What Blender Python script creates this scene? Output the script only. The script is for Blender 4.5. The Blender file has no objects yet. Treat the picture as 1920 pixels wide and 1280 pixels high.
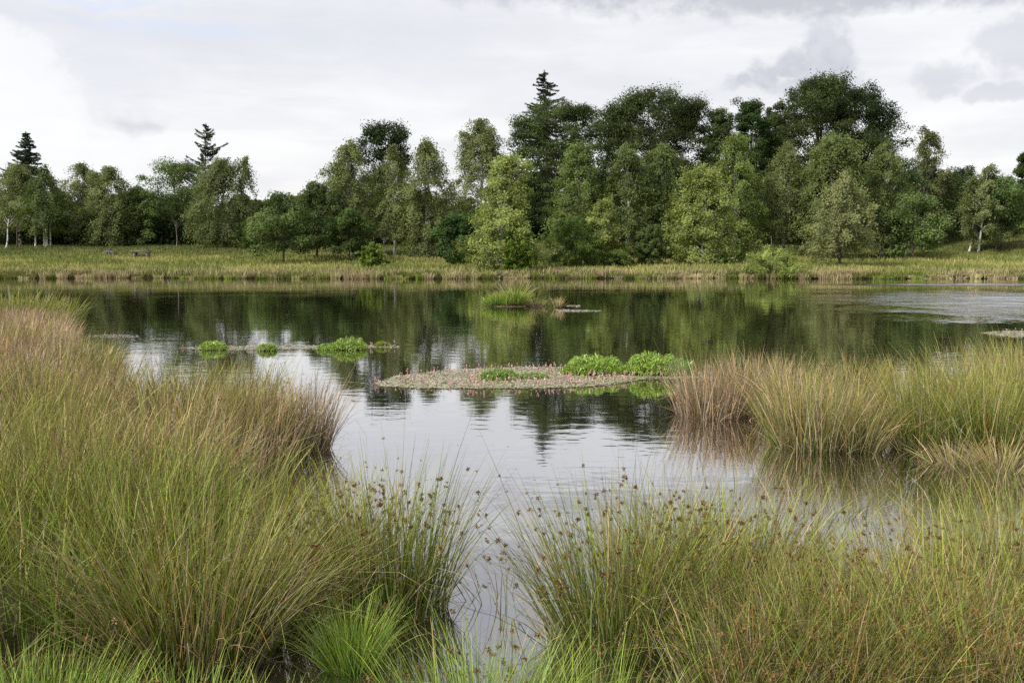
import bpy, math, numpy as np
from mathutils import Vector
R = math.radians; PI = math.pi
sc = bpy.context.scene
# ------------------------------------------------------------------ camera
F = 1867.0; PITCH = math.atan(170/1867); EYE = 1.6
cam = bpy.data.objects.new('camera', bpy.data.cameras.new('camera')); sc.collection.objects.link(cam)
cam.location = (0, 0, EYE); cam.rotation_euler = (PI/2-PITCH, 0, 0)
cam.data.lens = 35.0; cam.data.sensor_width = 36.0; cam.data.clip_start = .05; cam.data.clip_end = 6000
sc.camera = cam
sc.view_settings.view_transform = 'Standard'; sc.view_settings.look = 'None'
sc.view_settings.exposure = 0.2; sc.view_settings.gamma = 1.0
SUN_EL, SUN_AZ = R(44), R(-122)      # azimuth from +Y towards +X: sun stands behind and left of the camera
sd = bpy.data.lights.new('sun', 'SUN'); sd.energy = 4.2; sd.angle = R(6); sd.color = (1, .95, .86)
sun = bpy.data.objects.new('sun', sd); sc.collection.objects.link(sun)
sun.rotation_euler = Vector((-math.sin(SUN_AZ)*math.cos(SUN_EL), -math.cos(SUN_AZ)*math.cos(SUN_EL), -math.sin(SUN_EL))).to_track_quat('-Z', 'Y').to_euler()
cy = sc.cycles
cy.max_bounces = 6; cy.diffuse_bounces = 3; cy.glossy_bounces = 3; cy.transmission_bounces = 3; cy.transparent_max_bounces = 4
cy.use_denoising = False

class NT:
    def __init__(s, tree): s.t = tree; s.n = tree.nodes; s.l = tree.links
    def add(s, typ, **kw):
        nd = s.n.new(typ)
        for k, v in kw.items(): setattr(nd, k, v)
        return nd
    def put(s, sock, v):
        if hasattr(v, 'links') or isinstance(v, bpy.types.NodeSocket): s.l.new(v, sock)
        else: sock.default_value = v
    def m(s, op, a, b=None, c=None, clamp=False):
        nd = s.add('ShaderNodeMath', operation=op, use_clamp=clamp)
        s.put(nd.inputs[0], a)
        if b is not None: s.put(nd.inputs[1], b)
        if c is not None: s.put(nd.inputs[2], c)
        return nd.outputs[0]
    def smooth(s, v, a, b, lo=0., hi=1.):
        nd = s.add('ShaderNodeMapRange', interpolation_type='SMOOTHSTEP')
        s.put(nd.inputs[0], v); nd.inputs[1].default_value = a; nd.inputs[2].default_value = b
        nd.inputs[3].default_value = lo; nd.inputs[4].default_value = hi
        return nd.outputs[0]
    def mix(s, f, a, b, blend='MIX'):
        nd = s.add('ShaderNodeMix', data_type='RGBA', blend_type=blend)
        s.put(nd.inputs[0], f); s.put(nd.inputs[6], a); s.put(nd.inputs[7], b)
        return nd.outputs[2]
    def noise(s, vec, scale, detail=3, rough=.5, dist=0.):
        nd = s.add('ShaderNodeTexNoise')
        if vec is not None: s.l.new(vec, nd.inputs['Vector'])
        nd.inputs['Scale'].default_value = scale; nd.inputs['Detail'].default_value = detail
        nd.inputs['Roughness'].default_value = rough; nd.inputs['Distortion'].default_value = dist
        return nd.outputs[0]
    def comb(s, x, y, z):
        nd = s.add('ShaderNodeCombineXYZ'); s.put(nd.inputs[0], x); s.put(nd.inputs[1], y); s.put(nd.inputs[2], z)
        return nd.outputs[0]

# ------------------------------------------------------------------ world: sky with broken cloud
world = bpy.data.worlds.new('World'); sc.world = world; world.use_nodes = True
W = NT(world.node_tree); W.n.clear()
wout = W.add('ShaderNodeOutputWorld'); bg = W.add('ShaderNodeBackground'); bg.inputs[1].default_value = .1
W.l.new(bg.outputs[0], wout.inputs[0])
sky = W.add('ShaderNodeTexSky', sky_type='NISHITA'); sky.sun_disc = False
sky.sun_elevation = SUN_EL; sky.sun_rotation = SUN_AZ; sky.air_density = 1.2; sky.dust_density = 2.0
tc = W.add('ShaderNodeTexCoord'); sx = W.add('ShaderNodeSeparateXYZ'); W.l.new(tc.outputs['Generated'], sx.inputs[0])
dx, dy, dz = sx.outputs
az = W.m('ARCTAN2', dx, dy); el = W.m('ARCSINE', dz)
vec1 = W.comb(W.m('MULTIPLY', az, 2.2), W.m('MULTIPLY', el, 9.0), 3.1)
vec2 = W.comb(W.m('MULTIPLY', az, 7.0), W.m('MULTIPLY', el, 9.0), 1.7)
nbig = W.noise(vec1, 1.5, 6, .55, .3); nfine = W.noise(vec2, 5.0, 8, .62, .25); nlow = W.noise(vec2, 1.1, 3, .5)
wv = W.add('ShaderNodeTexNoise'); W.l.new(W.comb(W.m('MULTIPLY', az, 1.), W.m('MULTIPLY', el, 1.25), .7), wv.inputs['Vector']); wv.inputs['Scale'].default_value = 26; wv.inputs['Detail'].default_value = 7; wv.inputs['Roughness'].default_value = .6
wsp = W.add('ShaderNodeSeparateXYZ'); W.l.new(wv.outputs['Color'], wsp.inputs[0])
azw = W.m('ADD', az, W.m('MULTIPLY', W.m('SUBTRACT', wsp.outputs[0], .5), .055)); elw = W.m('ADD', el, W.m('MULTIPLY', W.m('SUBTRACT', wsp.outputs[1], .5), .035))
def A(px, py):
    u = (px-960)/F; a = math.atan(u); return a, math.atan((470-py)/F*math.cos(a))
def blob(px, py, rx, ry, soft=.35, wob=1.3):
    a, e = A(px, py); ra, re = rx/F, ry/F
    p = W.m('DIVIDE', W.m('SUBTRACT', azw, a), ra); q = W.m('DIVIDE', W.m('SUBTRACT', elw, e), re)
    d = W.m('SQRT', W.m('ADD', W.m('MULTIPLY', p, p), W.m('MULTIPLY', q, q)))
    d = W.m('ADD', d, W.m('MULTIPLY', W.m('SUBTRACT', nfine, .5), wob))
    return W.smooth(d, 1+soft, 1-soft)
def union(*m):
    r = m[0]
    for x in m[1:]: r = W.m('MAXIMUM', r, x)
    return r
# base cloud veil: bright near the horizon, greyer streaks, dull lavender-grey underside higher up
veil = W.mix(W.smooth(nbig, .32, .68), (7.5, 7.5, 7.8, 1), (8.7, 8.65, 8.7, 1))
low = W.smooth(el, R(8.5), R(.5))
veil = W.mix(W.m('MULTIPLY', low, .8), veil, (8.9, 8.85, 8.9, 1))
deck = W.smooth(W.m('ADD', W.m('ADD', el, W.m('MULTIPLY', W.m('SUBTRACT', nbig, .5), .10)), W.m('MULTIPLY', az, .06)), R(14.0), R(18.5))
veil = W.mix(W.m('MULTIPLY', deck, .8), veil, (4.6, 4.65, 5.2, 1))
high = W.smooth(el, R(22), R(50)); veil = W.mix(high, veil, (7.0, 7.2, 7.8, 1))
col = veil
hazeb = union(blob(330, 62, 460, 60, .8, 1.2), blob(210, 150, 130, 60, .8, 1.5))
col = W.mix(W.m('MULTIPLY', hazeb, .38), col, (6.2, 6.4, 7.1, 1))
col = W.mix(W.m('MULTIPLY', W.smooth(W.noise(W.comb(W.m('MULTIPLY', az, 3.0), W.m('MULTIPLY', el, 16.0), 5.), 2.2, 7, .6, .3), .4, .68), .34), col, (6.3, 6.35, 6.8, 1))
wht = union(blob(45, 190, 92, 105, .26, 1.3), blob(115, 250, 66, 90, .4, 1.3), blob(-40, 200, 100, 120, .2), blob(210, 320, 90, 60, .7))
col = W.mix(W.m('MULTIPLY', wht, .6), col, (9.0, 9.0, 9.05, 1))
grey = union(blob(1542, 116, 42, 48, .34, 1.5), blob(1480, 138, 52, 30, .36, 1.5), blob(1425, 152, 38, 28, .4, 1.5), blob(1520, 168, 74, 18, .6, 1.5), blob(1375, 168, 36, 14, .6, 1.5))
col = W.mix(W.m('MULTIPLY', grey, .72), col, W.mix(W.smooth(nfine, .35, .65), (5.6, 5.65, 6.2, 1), (4.4, 4.45, 5.0, 1)))
gsm = union(blob(1745, 150, 46, 24, .55, 2.0), blob(1760, 170, 30, 14, .5, 2.0), blob(1905, 85, 75, 45, .4, 1.8), blob(1850, 178, 60, 14, .5, 1.6), blob(265, 235, 40, 16, .9, 2.2))
col = W.mix(W.m('MULTIPLY', gsm, .5), col, (4.9, 4.95, 5.6, 1))
dtop = union(blob(1650, -12, 420, 40, .5, 1.8), blob(1250, -10, 330, 30, .6, 1.8))
col = W.mix(W.m('MULTIPLY', dtop, .7), col, (4.0, 4.05, 4.6, 1))
blue = union(blob(330, 66, 170, 13, .6, 2.2), blob(200, 18, 130, 10, .7, 2.0))
skyb = W.mix(.55, W.mix(1.0, sky.outputs[0], (2.2, 2.2, 2.2, 1), 'MULTIPLY'), col)
col = W.mix(W.m('MULTIPLY', blue, .45), col, (6.1, 6.9, 8.6, 1))
col = W.mix(.12, col, skyb)
W.l.new(col, bg.inputs[0])

# ------------------------------------------------------------------ projection helpers
cp, sp = math.cos(PITCH), math.sin(PITCH)
def ray(px, py):
    a, b = (px-960)/F, (640-py)/F
    return np.array([a, cp+sp*b, -sp+cp*b])
def G(px, py, z=0.):
    d = ray(px, py); t = (z-EYE)/d[2]; return d[0]*t, d[1]*t
def atY(px, py, Y):
    d = ray(px, py); t = Y/d[1]; return d[0]*t, EYE+d[2]*t
def proj_y(Y, z):           # pixel row of a point straight ahead
    yc = Y*cp-(z-EYE)*sp; h = Y*sp+(z-EYE)*cp
    return 640-F*h/yc

# ------------------------------------------------------------------ terrain heights
def hash_noise(x, y, s, seed=0):
    return (np.sin(x/s*1.3+seed)+np.sin(y/s*1.7+seed*2.1+.8*np.sin(x/s*.7))+np.sin((x+y)/s*.9+seed*.7))/3
LB = np.array([[0, -30], [3.3, -.75], [3.8, -1.05], [4.3, -.95], [5, -1.35], [6, -1.7], [7.2, -1.75], [8.2, -2.1], [8.8, -3.6], [10, -3.9], [12, -5.0], [14, -6.3], [18, -8.2], [21, -9.6], [23, -10.6], [24.5, -16], [26, -60], [30, -140]])
LB[0] = [2.4, 3.0]
def xb(Y): return np.interp(Y, LB[:, 0], LB[:, 1])
def shore(x): return 57.6+.5*np.sin(x*.21)+.35*np.sin(x*.53+1)+.012*np.maximum(0, -x-5)
def gz(x, y):
    x = np.asarray(x, float); y = np.asarray(y, float)
    s = y-shore(x)
    far = np.interp(s, [-12, -3, 0, .35, 3, 12, 20, 30, 45, 110, 520, 3000], [-1.6, -.7, 0., .18, .33, .68, 1.15, 1.85, 2.5, 2.9, 4.0, 4.0])
    u = x/np.maximum(y, 10)
    hump = 1.5*np.clip((u-.34)/.16, 0, 1)**1.3*np.clip((s-21)/16, 0, 1)
    hump += .55*np.exp(-((u-.02)/.10)**2)*np.clip((s-16)/10, 0, 1)
    far = far+np.where(s > 1, .06*hash_noise(x, y, 2.2, 2)+.05*hash_noise(x, y, .8, 5), 0)+hump
    land = np.clip((xb(y)-x)/.5, -1, 1)            # +1 on the near left bank
    left = np.where(land > 0, .07*land, .35*land)
    left = np.where(y > 26, -1.2, left)
    back = np.interp(y, [-200, -3, 1.5, 2.8, 3.4], [.8, .55, .2, .05, -.3])
    near = np.maximum(left, back)
    near = np.where((y < 8) & (near < 0), np.maximum(near, -.22), near)
    return np.where(y > 40, far, near)

# ------------------------------------------------------------------ mesh building
class Acc:
    def __init__(s): s.V = []; s.Q = []; s.C = []; s.k = 0
    def add(s, V, Q, C):
        V = np.asarray(V, np.float32).reshape(-1, 3); Q = np.asarray(Q, np.int64).reshape(-1, 4)
        C = np.asarray(C, np.float32)
        if C.ndim == 1: C = np.tile(C[:3], (len(V), 1))
        s.V.append(V); s.Q.append(Q+s.k); s.C.append(C[:, :3]); s.k += len(V)
    def build(s, name, mat, parent=None, loc=(0, 0, 0), smooth=False):
        V = np.concatenate(s.V); Q = np.concatenate(s.Q); C = np.concatenate(s.C)
        V = V-np.array(loc, np.float32)
        me = bpy.data.meshes.new(name)
        me.vertices.add(len(V)); me.vertices.foreach_set('co', V.ravel())
        me.loops.add(len(Q)*4); me.loops.foreach_set('vertex_index', Q.astype(np.int32).ravel())
        me.polygons.add(len(Q)); me.polygons.foreach_set('loop_start', np.arange(0, len(Q)*4, 4, dtype=np.int32))
        if smooth: me.polygons.foreach_set('use_smooth', np.ones(len(Q), bool))
        at = me.color_attributes.new('col', 'FLOAT_COLOR', 'POINT')
        at.data.foreach_set('color', np.concatenate([C, np.ones((len(C), 1), np.float32)], 1).ravel())
        me.update(calc_edges=True); me.materials.append(mat)
        o = bpy.data.objects.new(name, me); sc.collection.objects.link(o)
        if parent is None: o.location = loc
        else: o.parent = parent
        return o
def unit(v): return v/np.maximum(np.linalg.norm(v, axis=-1, keepdims=True), 1e-9)
def leaves(acc, P, N, Ax, L, Wd, C):
    """diamond leaves: centre P, normal N, long axis Ax, half sizes L, Wd, colour per leaf"""
    N = unit(N); T = unit(Ax-(Ax*N).sum(1, keepdims=True)*N); B = np.cross(N, T)
    L = np.broadcast_to(np.asarray(L, float), (len(P),))[:, None]; Wd = np.broadcast_to(np.asarray(Wd, float), (len(P),))[:, None]
    V = np.stack([P-T*L, P+B*Wd-T*L*.1, P+T*L, P-B*Wd-T*L*.1], 1)
    acc.add(V, np.arange(len(P)*4).reshape(-1, 4), np.repeat(C, 4, 0))
def blades(acc, rng, P, azm, lean, length, bend, width, c0, c1, segs=4, c2=None, kink=None):
    """ribbons growing from P; returns the positions on each blade"""
    n = len(P); t = np.linspace(0, 1, segs+1)
    th = lean[:, None]+bend[:, None]*t[None, :]**1.6
    if kink is not None: th = th+kink[:, None]*(t[None, :] > .55)
    tm = (th[:, 1:]+th[:, :-1])/2; ds = length[:, None]/segs
    r = np.concatenate([np.zeros((n, 1)), np.cumsum(np.sin(tm)*ds, 1)], 1)
    z = np.concatenate([np.zeros((n, 1)), np.cumsum(np.cos(tm)*ds, 1)], 1)
    pos = np.stack([P[:, :1]+np.sin(azm)[:, None]*r, P[:, 1:2]+np.cos(azm)[:, None]*r, P[:, 2:3]+z], 2)
    ph = rng.uniform(0, 2*PI, n)
    wd = np.stack([np.cos(ph), np.sin(ph), np.zeros(n)], 1)[:, None, :]
    w = width[:, None, None]*.5*np.maximum((1-t)**.55, .12)[None, :, None]
    V = np.stack([pos-wd*w, pos+wd*w], 2)
    base = (np.arange(n)*(segs+1)*2)[:, None]; k = np.arange(segs)*2
    Q = np.stack([base+k, base+k+1, base+k+3, base+k+2], 2)
    tt = t[None, :, None]
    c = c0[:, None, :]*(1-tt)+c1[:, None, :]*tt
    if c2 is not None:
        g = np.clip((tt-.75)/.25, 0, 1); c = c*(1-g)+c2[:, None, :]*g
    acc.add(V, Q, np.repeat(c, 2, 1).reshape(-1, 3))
    return pos
HEADS = []
def seeds(acc, rng, P, size, n=10, col=(.17, .10, .04)):
    m = len(P)
    if m == 0: return
    sz = np.repeat(np.broadcast_to(size, (m,)), n)
    d = unit(rng.normal(size=(m*n, 3))); off = d*sz[:, None]*rng.uniform(.35, 1.0, (m*n, 1))
    C = np.array(col)*rng.uniform(.6, 1.5, (m*n, 1))*np.repeat(rng.uniform(.7, 1.5, (m, 1)), n, 0)
    leaves(acc, np.repeat(P, n, 0)+off, rng.normal(size=(m*n, 3)), d, sz*.55, sz*.24, C)
def tube(acc, pts, rad, col, n=6):
    pts = np.asarray(pts, float); rad = np.asarray(rad, float)
    d = np.gradient(pts, axis=0); d = unit(d)
    ref = np.array([.93, .21, .3]); a = unit(np.cross(d, ref)); b = np.cross(d, a)
    an = np.arange(n)/n*2*PI
    V = pts[:, None]+rad[:, None, None]*(a[:, None]*np.cos(an)[None, :, None]+b[:, None]*np.sin(an)[None, :, None])
    q = []
    for i in range(len(pts)-1):
        for j in range(n):
            q.append((i*n+j, i*n+(j+1) % n, (i+1)*n+(j+1) % n, (i+1)*n+j))
    acc.add(V, q, np.array(col))

# ------------------------------------------------------------------ materials
def foliage(name, trans=.3, rough=.6, spec=.25):
    mt = bpy.data.materials.new(name); mt.use_nodes = True; T = NT(mt.node_tree); T.n.clear()
    out = T.add('ShaderNodeOutputMaterial'); p = T.add('ShaderNodeBsdfPrincipled'); tr = T.add('ShaderNodeBsdfTranslucent')
    at = T.add('ShaderNodeAttribute', attribute_name='col')
    geo = T.add('ShaderNodeNewGeometry')
    nz = T.noise(geo.outputs['Position'], .9, 3)
    c = T.mix(1.0, at.outputs[0], T.mix(nz, (.78, .78, .78, 1), (1.22, 1.22, 1.22, 1)), 'MULTIPLY')
    T.l.new(c, p.inputs['Base Color']); p.inputs['Roughness'].default_value = rough; p.inputs['Specular IOR Level'].default_value = spec
    T.l.new(T.mix(1.0, c, (1.25, 1.3, .8, 1), 'MULTIPLY'), tr.inputs[0])
    mx = T.add('ShaderNodeMixShader'); mx.inputs[0].default_value = trans
    T.l.new(p.outputs[0], mx.inputs[1]); T.l.new(tr.outputs[0], mx.inputs[2]); T.l.new(mx.outputs[0], out.inputs[0])
    return mt
M_leaf = foliage('leaf', .38, .6, .15); M_rush = foliage('rush', .14, .6, .18); M_seed = foliage('seed_head', .05, .9, .05)
def principled(name):
    mt = bpy.data.materials.new(name); mt.use_nodes = True; T = NT(mt.node_tree)
    return mt, T, T.n['Principled BSDF']
def bark(name, c1, c2, scale=9, lo=.45, hi=.6, stretch=.35):
    mt, T, p = principled(name); g = T.add('ShaderNodeTexCoord')
    mp = T.add('ShaderNodeMapping'); mp.inputs['Scale'].default_value = (1, 1, stretch); T.l.new(g.outputs['Object'], mp.inputs[0])
    nz = T.noise(mp.outputs[0], scale, 5, .65)
    T.l.new(T.mix(T.smooth(nz, lo, hi), c1, c2), p.inputs['Base Color']); p.inputs['Roughness'].default_value = .85
    b = T.add('ShaderNodeBump'); b.inputs['Strength'].default_value = .5; b.inputs['Distance'].default_value = .02
    T.l.new(nz, b.inputs['Height']); T.l.new(b.outputs[0], p.inputs['Normal'])
    return mt
M_birch = bark('birch_bark', (.62, .60, .54, 1), (.07, .06, .05, 1), 3.0, .50, .60, 1.6)
M_bark = bark('bark', (.11, .085, .06, 1), (.04, .032, .025, 1))
M_grey = bark('weathered_wood', (.20, .17, .155, 1), (.09, .075, .065, 1), 14)
M_stump = bark('wet_stump', (.10, .055, .045, 1), (.025, .015, .013, 1), 6)
M_pad = foliage('floating_leaf', .1, .35, .5)

# ground
mt_g, T, p = principled('ground'); geo = T.add('ShaderNodeNewGeometry'); sxy = T.add('ShaderNodeSeparateXYZ'); T.l.new(geo.outputs['Position'], sxy.inputs[0])
n1 = T.noise(geo.outputs['Position'], .25, 5); n2 = T.noise(geo.outputs['Position'], 1.6, 6, .7); n3 = T.noise(geo.outputs['Position'], 7, 4, .7)
gc = T.mix(T.smooth(n1, .38, .62), (.075, .105, .022, 1), (.17, .15, .055, 1))
gc = T.mix(T.smooth(n2, .45, .7), gc, (.05, .07, .018, 1)); gc = T.mix(T.m('MULTIPLY', n3, .4), gc, (.10, .075, .035, 1))
gc = T.mix(T.smooth(sxy.outputs[2], .3, .02), gc, (.022, .017, .010, 1))      # wet peat at the water
T.l.new(gc, p.inputs['Base Color']); p.inputs['Roughness'].default_value = .95; p.inputs['Specular IOR Level'].default_value = .05
b = T.add('ShaderNodeBump'); b.inputs['Distance'].default_value = .15; b.inputs['Strength'].default_value = .6; T.l.new(n2, b.inputs['Height']); T.l.new(b.outputs[0], p.inputs['Normal'])
# water
mt_w = bpy.data.materials.new('lake_water'); mt_w.use_nodes = True; T = NT(mt_w.node_tree); T.n.clear()
out = T.add('ShaderNodeOutputMaterial'); dif = T.add('ShaderNodeBsdfDiffuse'); dif.inputs[0].default_value = (.020, .016, .009, 1)
gl = T.add('ShaderNodeBsdfGlossy'); gl.inputs['Roughness'].default_value = .012; gl.inputs[0].default_value = (.95, .95, .95, 1)
geo = T.add('ShaderNodeNewGeometry'); sxy = T.add('ShaderNodeSeparateXYZ'); T.l.new(geo.outputs['Position'], sxy.inputs[0])
X, Y_, _z = sxy.outputs
mpv = T.comb(T.m('MULTIPLY', X, .55), Y_, 0.)
w1 = T.noise(mpv, 5.5, 2, .5); w2 = T.noise(mpv, 1.3, 2, .5, .4); w3 = T.noise(mpv, 14, 1, .5)
# the breeze ruffles a patch on the right, far half of the pond
e1 = T.m('DIVIDE', T.m('SUBTRACT', X, 18.0), 6.6); e2 = T.m('DIVIDE', T.m('SUBTRACT', Y_, 29.0), 9.5)
pd = T.m('SQRT', T.m('ADD', T.m('MULTIPLY', e1, e1), T.m('MULTIPLY', e2, e2)))
pd = T.m('ADD', pd, T.m('MULTIPLY', T.m('SUBTRACT', T.noise(geo.outputs['Position'], .5, 4, .6), .5), 1.6))
patch = T.smooth(pd, 1.5, .15)
str1 = T.m('DIVIDE', T.m('SUBTRACT', Y_, 47.5), 2.2); str2 = T.m('DIVIDE', T.m('SUBTRACT', X, 24.), 9.)
pd2 = T.m('SQRT', T.m('ADD', T.m('MULTIPLY', str1, str1), T.m('MULTIPLY', str2, str2)))
patch = T.m('MAXIMUM', patch, T.m('MULTIPLY', T.smooth(pd2, 1.2, .4), .8))
calm = T.smooth(T.noise(geo.outputs['Position'], .22, 3), .35, .65, .45, 1.2)
h = T.m('ADD', T.m('MULTIPLY', w1, .0016), T.m('ADD', T.m('MULTIPLY', w2, .0026), T.m('MULTIPLY', w3, .0005)))
h = T.m('MULTIPLY', h, calm)
w4 = T.noise(mpv, 3.2, 3, .6); h = T.m('ADD', h, T.m('MULTIPLY', T.m('MULTIPLY', w4, patch), .15))
T.l.new(T.m('ADD', T.m('MULTIPLY', T.m('MULTIPLY', patch, T.smooth(T.noise(T.comb(T.m('MULTIPLY', X, .25), Y_, 3.), 1.6, 5, .7), .40, .60)), .34), .028), gl.inputs['Roughness'])
b = T.add('ShaderNodeBump'); b.inputs['Strength'].default_value = 1.0; b.inputs['Distance'].default_value = 1.0; T.l.new(h, b.inputs['Height'])
T.l.new(b.outputs[0], gl.inputs['Normal'])
fr = T.add('ShaderNodeFresnel'); fr.inputs[0].default_value = 1.33; T.l.new(b.outputs[0], fr.inputs['Normal'])
fac = T.m('POWER', fr.outputs[0], .25, clamp=True)
mx = T.add('ShaderNodeMixShader'); T.l.new(fac, mx.inputs[0]); T.l.new(dif.outputs[0], mx.inputs[1]); T.l.new(gl.outputs[0], mx.inputs[2]); T.l.new(mx.outputs[0], out.inputs[0])

# ------------------------------------------------------------------ tagging
def tag(o, label=None, cat=None, group=None, kind=None):
    for k, v in (('label', label), ('category', cat), ('group', group), ('kind', kind)):
        if v: o[k] = v
    return o
def empty(name, loc, label=None, cat=None, group=None):
    o = bpy.data.objects.new(name, None); sc.collection.objects.link(o); o.location = loc; o.empty_display_size = .2
    return tag(o, label, cat, group)

# ------------------------------------------------------------------ setting
xs = np.concatenate([np.linspace(-2500, -120, 25), np.linspace(-110, -14, 97), np.linspace(-13, 13, 131), np.linspace(14, 110, 97), np.linspace(120, 2500, 25)])
ys = np.concatenate([np.linspace(-400, -12, 12), np.linspace(-10, 2, 13), np.linspace(2.2, 26, 150), np.linspace(27, 54, 28), np.linspace(54.5, 110, 150), np.linspace(112, 200, 30), np.linspace(220, 3000, 20)])
XX, YY = np.meshgrid(xs, ys); ZZ = gz(XX, YY)
V = np.stack([XX, YY, ZZ], 2).reshape(-1, 3); nx = len(xs); ii = np.arange(len(ys)-1)[:, None]*nx+np.arange(nx-1)[None, :]
acc = Acc(); acc.add(V, np.stack([ii, ii+1, ii+nx+1, ii+nx], 2), np.ones(3)); tag(acc.build('ground', mt_g, smooth=True), kind='structure')
acc = Acc(); acc.add([(-160, -30, 0), (160, -30, 0), (160, 62, 0), (-160, 62, 0)], [(0, 1, 2, 3)], np.ones(3)); tag(acc.build('water', mt_w), kind='structure')

# ------------------------------------------------------------------ trees
def cvar(rng, col, n, a=.22):
    c = np.array(col)[None]*rng.uniform(1-a, 1+a, (n, 1)); c[:, 0] *= rng.uniform(.85, 1.2, n); return c
def envelope(kind, t):
    if kind in ('birch', 'sparse'): return np.where(t < .3, .62+.38*np.sin(t/.3*PI/2), np.clip(1-((t-.3)/.7)**1.7, 0, 1)*.93+.07)
    if kind == 'young': return np.where(t < .18, .75+.25*t/.18, np.clip(1-((t-.18)/.82)**1.25, 0, 1)*.95+.05)
    if kind == 'weeping': return np.where(t < .25, .8+.2*t/.25, np.clip(1-((t-.25)/.75)**2.0, 0, 1)*.85+.15)
    return np.sqrt(np.clip(1-((t-.42)/.60)**2, 0.02, 1))
def grow(name, kind, x, y, H, Rd, cb, col, seed, label, cat='tree', group=None, z0=None, dens=1., leaf=None, lean=0., barkm=None, tops=None, trunks=1):
    rng = np.random.default_rng(seed); z0 = float(gz(x, y)) if z0 is None else z0
    root = empty(name, (x, y, z0), label, cat, group)
    tr = Acc(); cr = Acc(); ph = rng.uniform(0, 6.28, 6)
    def axis(h): return np.array([lean*h+.05*Rd*math.sin(h/H*5+ph[0])*min(1, h/H*3), .05*Rd*math.sin(h/H*4+ph[1]), h])
    B = Rd*2*(H*(1-cb))     # silhouette area
    bumps = lambda a, t: 1+.20*np.sin(2*a+ph[2]+5*t)+.16*np.sin(3*a+ph[3]-9*t)+.13*np.sin(5*a+14*t+ph[4])
    centres = []
    if kind in ('birch', 'young', 'weeping', 'sparse'):
        K = int(max(24, B*9.5*dens)); t = rng.beta(1.05, 1.35, K); a = rng.uniform(0, 2*PI, K)
        lobes = rng.normal(0, 1, (K, 1))
        r = Rd*envelope(kind, t)*bumps(a, t)*np.sqrt(rng.uniform(.12, 1, K))*rng.uniform(.82, 1.1, K)
        hz = H*(cb+(1-cb)*t*.97)+rng.normal(0, .15, K)
        Cn = np.stack([axis(0)[0]+r*np.cos(a)+lean*hz, r*np.sin(a), hz], 1)
        top = int(K*.06)
        Cn[:top, :2] = rng.normal(0, .10*Rd, (top, 2))+np.array([lean*H, 0]); Cn[:top, 2] = H*rng.uniform(.88, 1.0, top)
        if tops:                                   # extra leaders reaching up
            for (ox, oh, tr_) in tops:
                q = rng.integers(0, K, int(K*.14)); Cn[q, 0] = ox+rng.normal(0, tr_, len(q)); Cn[q, 1] = rng.normal(0, tr_, len(q)); Cn[q, 2] = H*(oh-rng.beta(1, 1.6, len(q))*.38)
        out = np.stack([np.cos(a), np.sin(a), np.zeros(K)], 1)
        droop = {'birch': .75, 'young': .1, 'weeping': 1.6, 'sparse': .5}[kind]
        ax = unit(out*rng.uniform(.4, 1.1, (K, 1))+np.array([0, 0, -droop])*rng.uniform(.3, 1.2, (K, 1))+rng.normal(0, .25, (K, 3)))
        if kind == 'young': ax = unit(out*.9+np.array([0, 0, .35])+rng.normal(0, .3, (K, 3)))
        m = max(14, int(84*min(1.5, dens if kind != 'sparse' else 1)))
        ln = {'birch': .75, 'young': .55, 'weeping': 1.1, 'sparse': .7}[kind]*rng.uniform(.6, 1.3, K)*min(1.2, max(.45, Rd/2))
        s = rng.uniform(0, 1, (K, m, 1))
        Pp = Cn[:, None]+ax[:, None]*s*ln[:, None, None]+rng.normal(0, 1, (K, m, 3))*(.09+.13*s)*min(1.1, max(.5, Rd/2))*np.array([1, 1, .8])
        Pp[..., 2:3] -= (.35 if kind != 'young' else .05)*s**2*ln[:, None, None]
        cc = (np.array(col)[None]*rng.uniform(.66, 1.36, (K, 1)))[:, None]*rng.uniform(.84, 1.16, (K, m, 1))
        cc = cc*np.stack([rng.uniform(.85, 1.22, (K, m)), np.ones((K, m)), rng.uniform(.8, 1.2, (K, m))], 2)
        n = K*m; lf = leaf or .074
        axs = np.repeat(ax, m, 0)+rng.normal(0, .55, (n, 3)); nr = rng.normal(0, .40, (n, 3))+np.repeat(unit(out*.9+np.array([0, 0, .8])+rng.normal(0, .45, (K, 3))), m, 0)
        leaves(cr, Pp.reshape(-1, 3), nr, axs, lf*rng.uniform(.7, 1.3, n), lf*.62*rng.uniform(.7, 1.3, n), cc.reshape(-1, 3)); centres = Cn
    elif kind in ('oak', 'beech', 'bush', 'pine'):
        dn = {'oak': 3.4, 'beech': 5.0, 'bush': 3.4, 'pine': 6.0}[kind]*dens
        pr = {'oak': .62, 'beech': .72, 'bush': .34, 'pine': .75}[kind]*min(1.25, max(.35, Rd/2.2))
        K = int(max(16, B*dn/pr**2*.42)); t = rng.beta(1.15, 1.1, K); a = rng.uniform(0, 2*PI, K)
        r = Rd*envelope(kind, t)*bumps(a, t)*rng.uniform(.12, 1, K)**.55*.93
        hz = H*(cb+(1-cb)*t*.985)
        Cn = np.stack([r*np.cos(a)+lean*hz, r*np.sin(a), hz], 1)+rng.normal(0, .1, (K, 3))
        if tops:
            for (ox, oh, tr_) in tops:
                q = rng.integers(0, K, int(K*.12)); Cn[q, 0] = ox+rng.normal(0, tr_, len(q)); Cn[q, 1] = rng.normal(0, tr_, len(q)); Cn[q, 2] = H*(oh-rng.beta(1, 1.6, len(q))*.3)
        rad = pr*rng.uniform(.6, 1.25, K); m = {'oak': 180, 'beech': 180, 'bush': 100, 'pine': 170}[kind]
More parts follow.
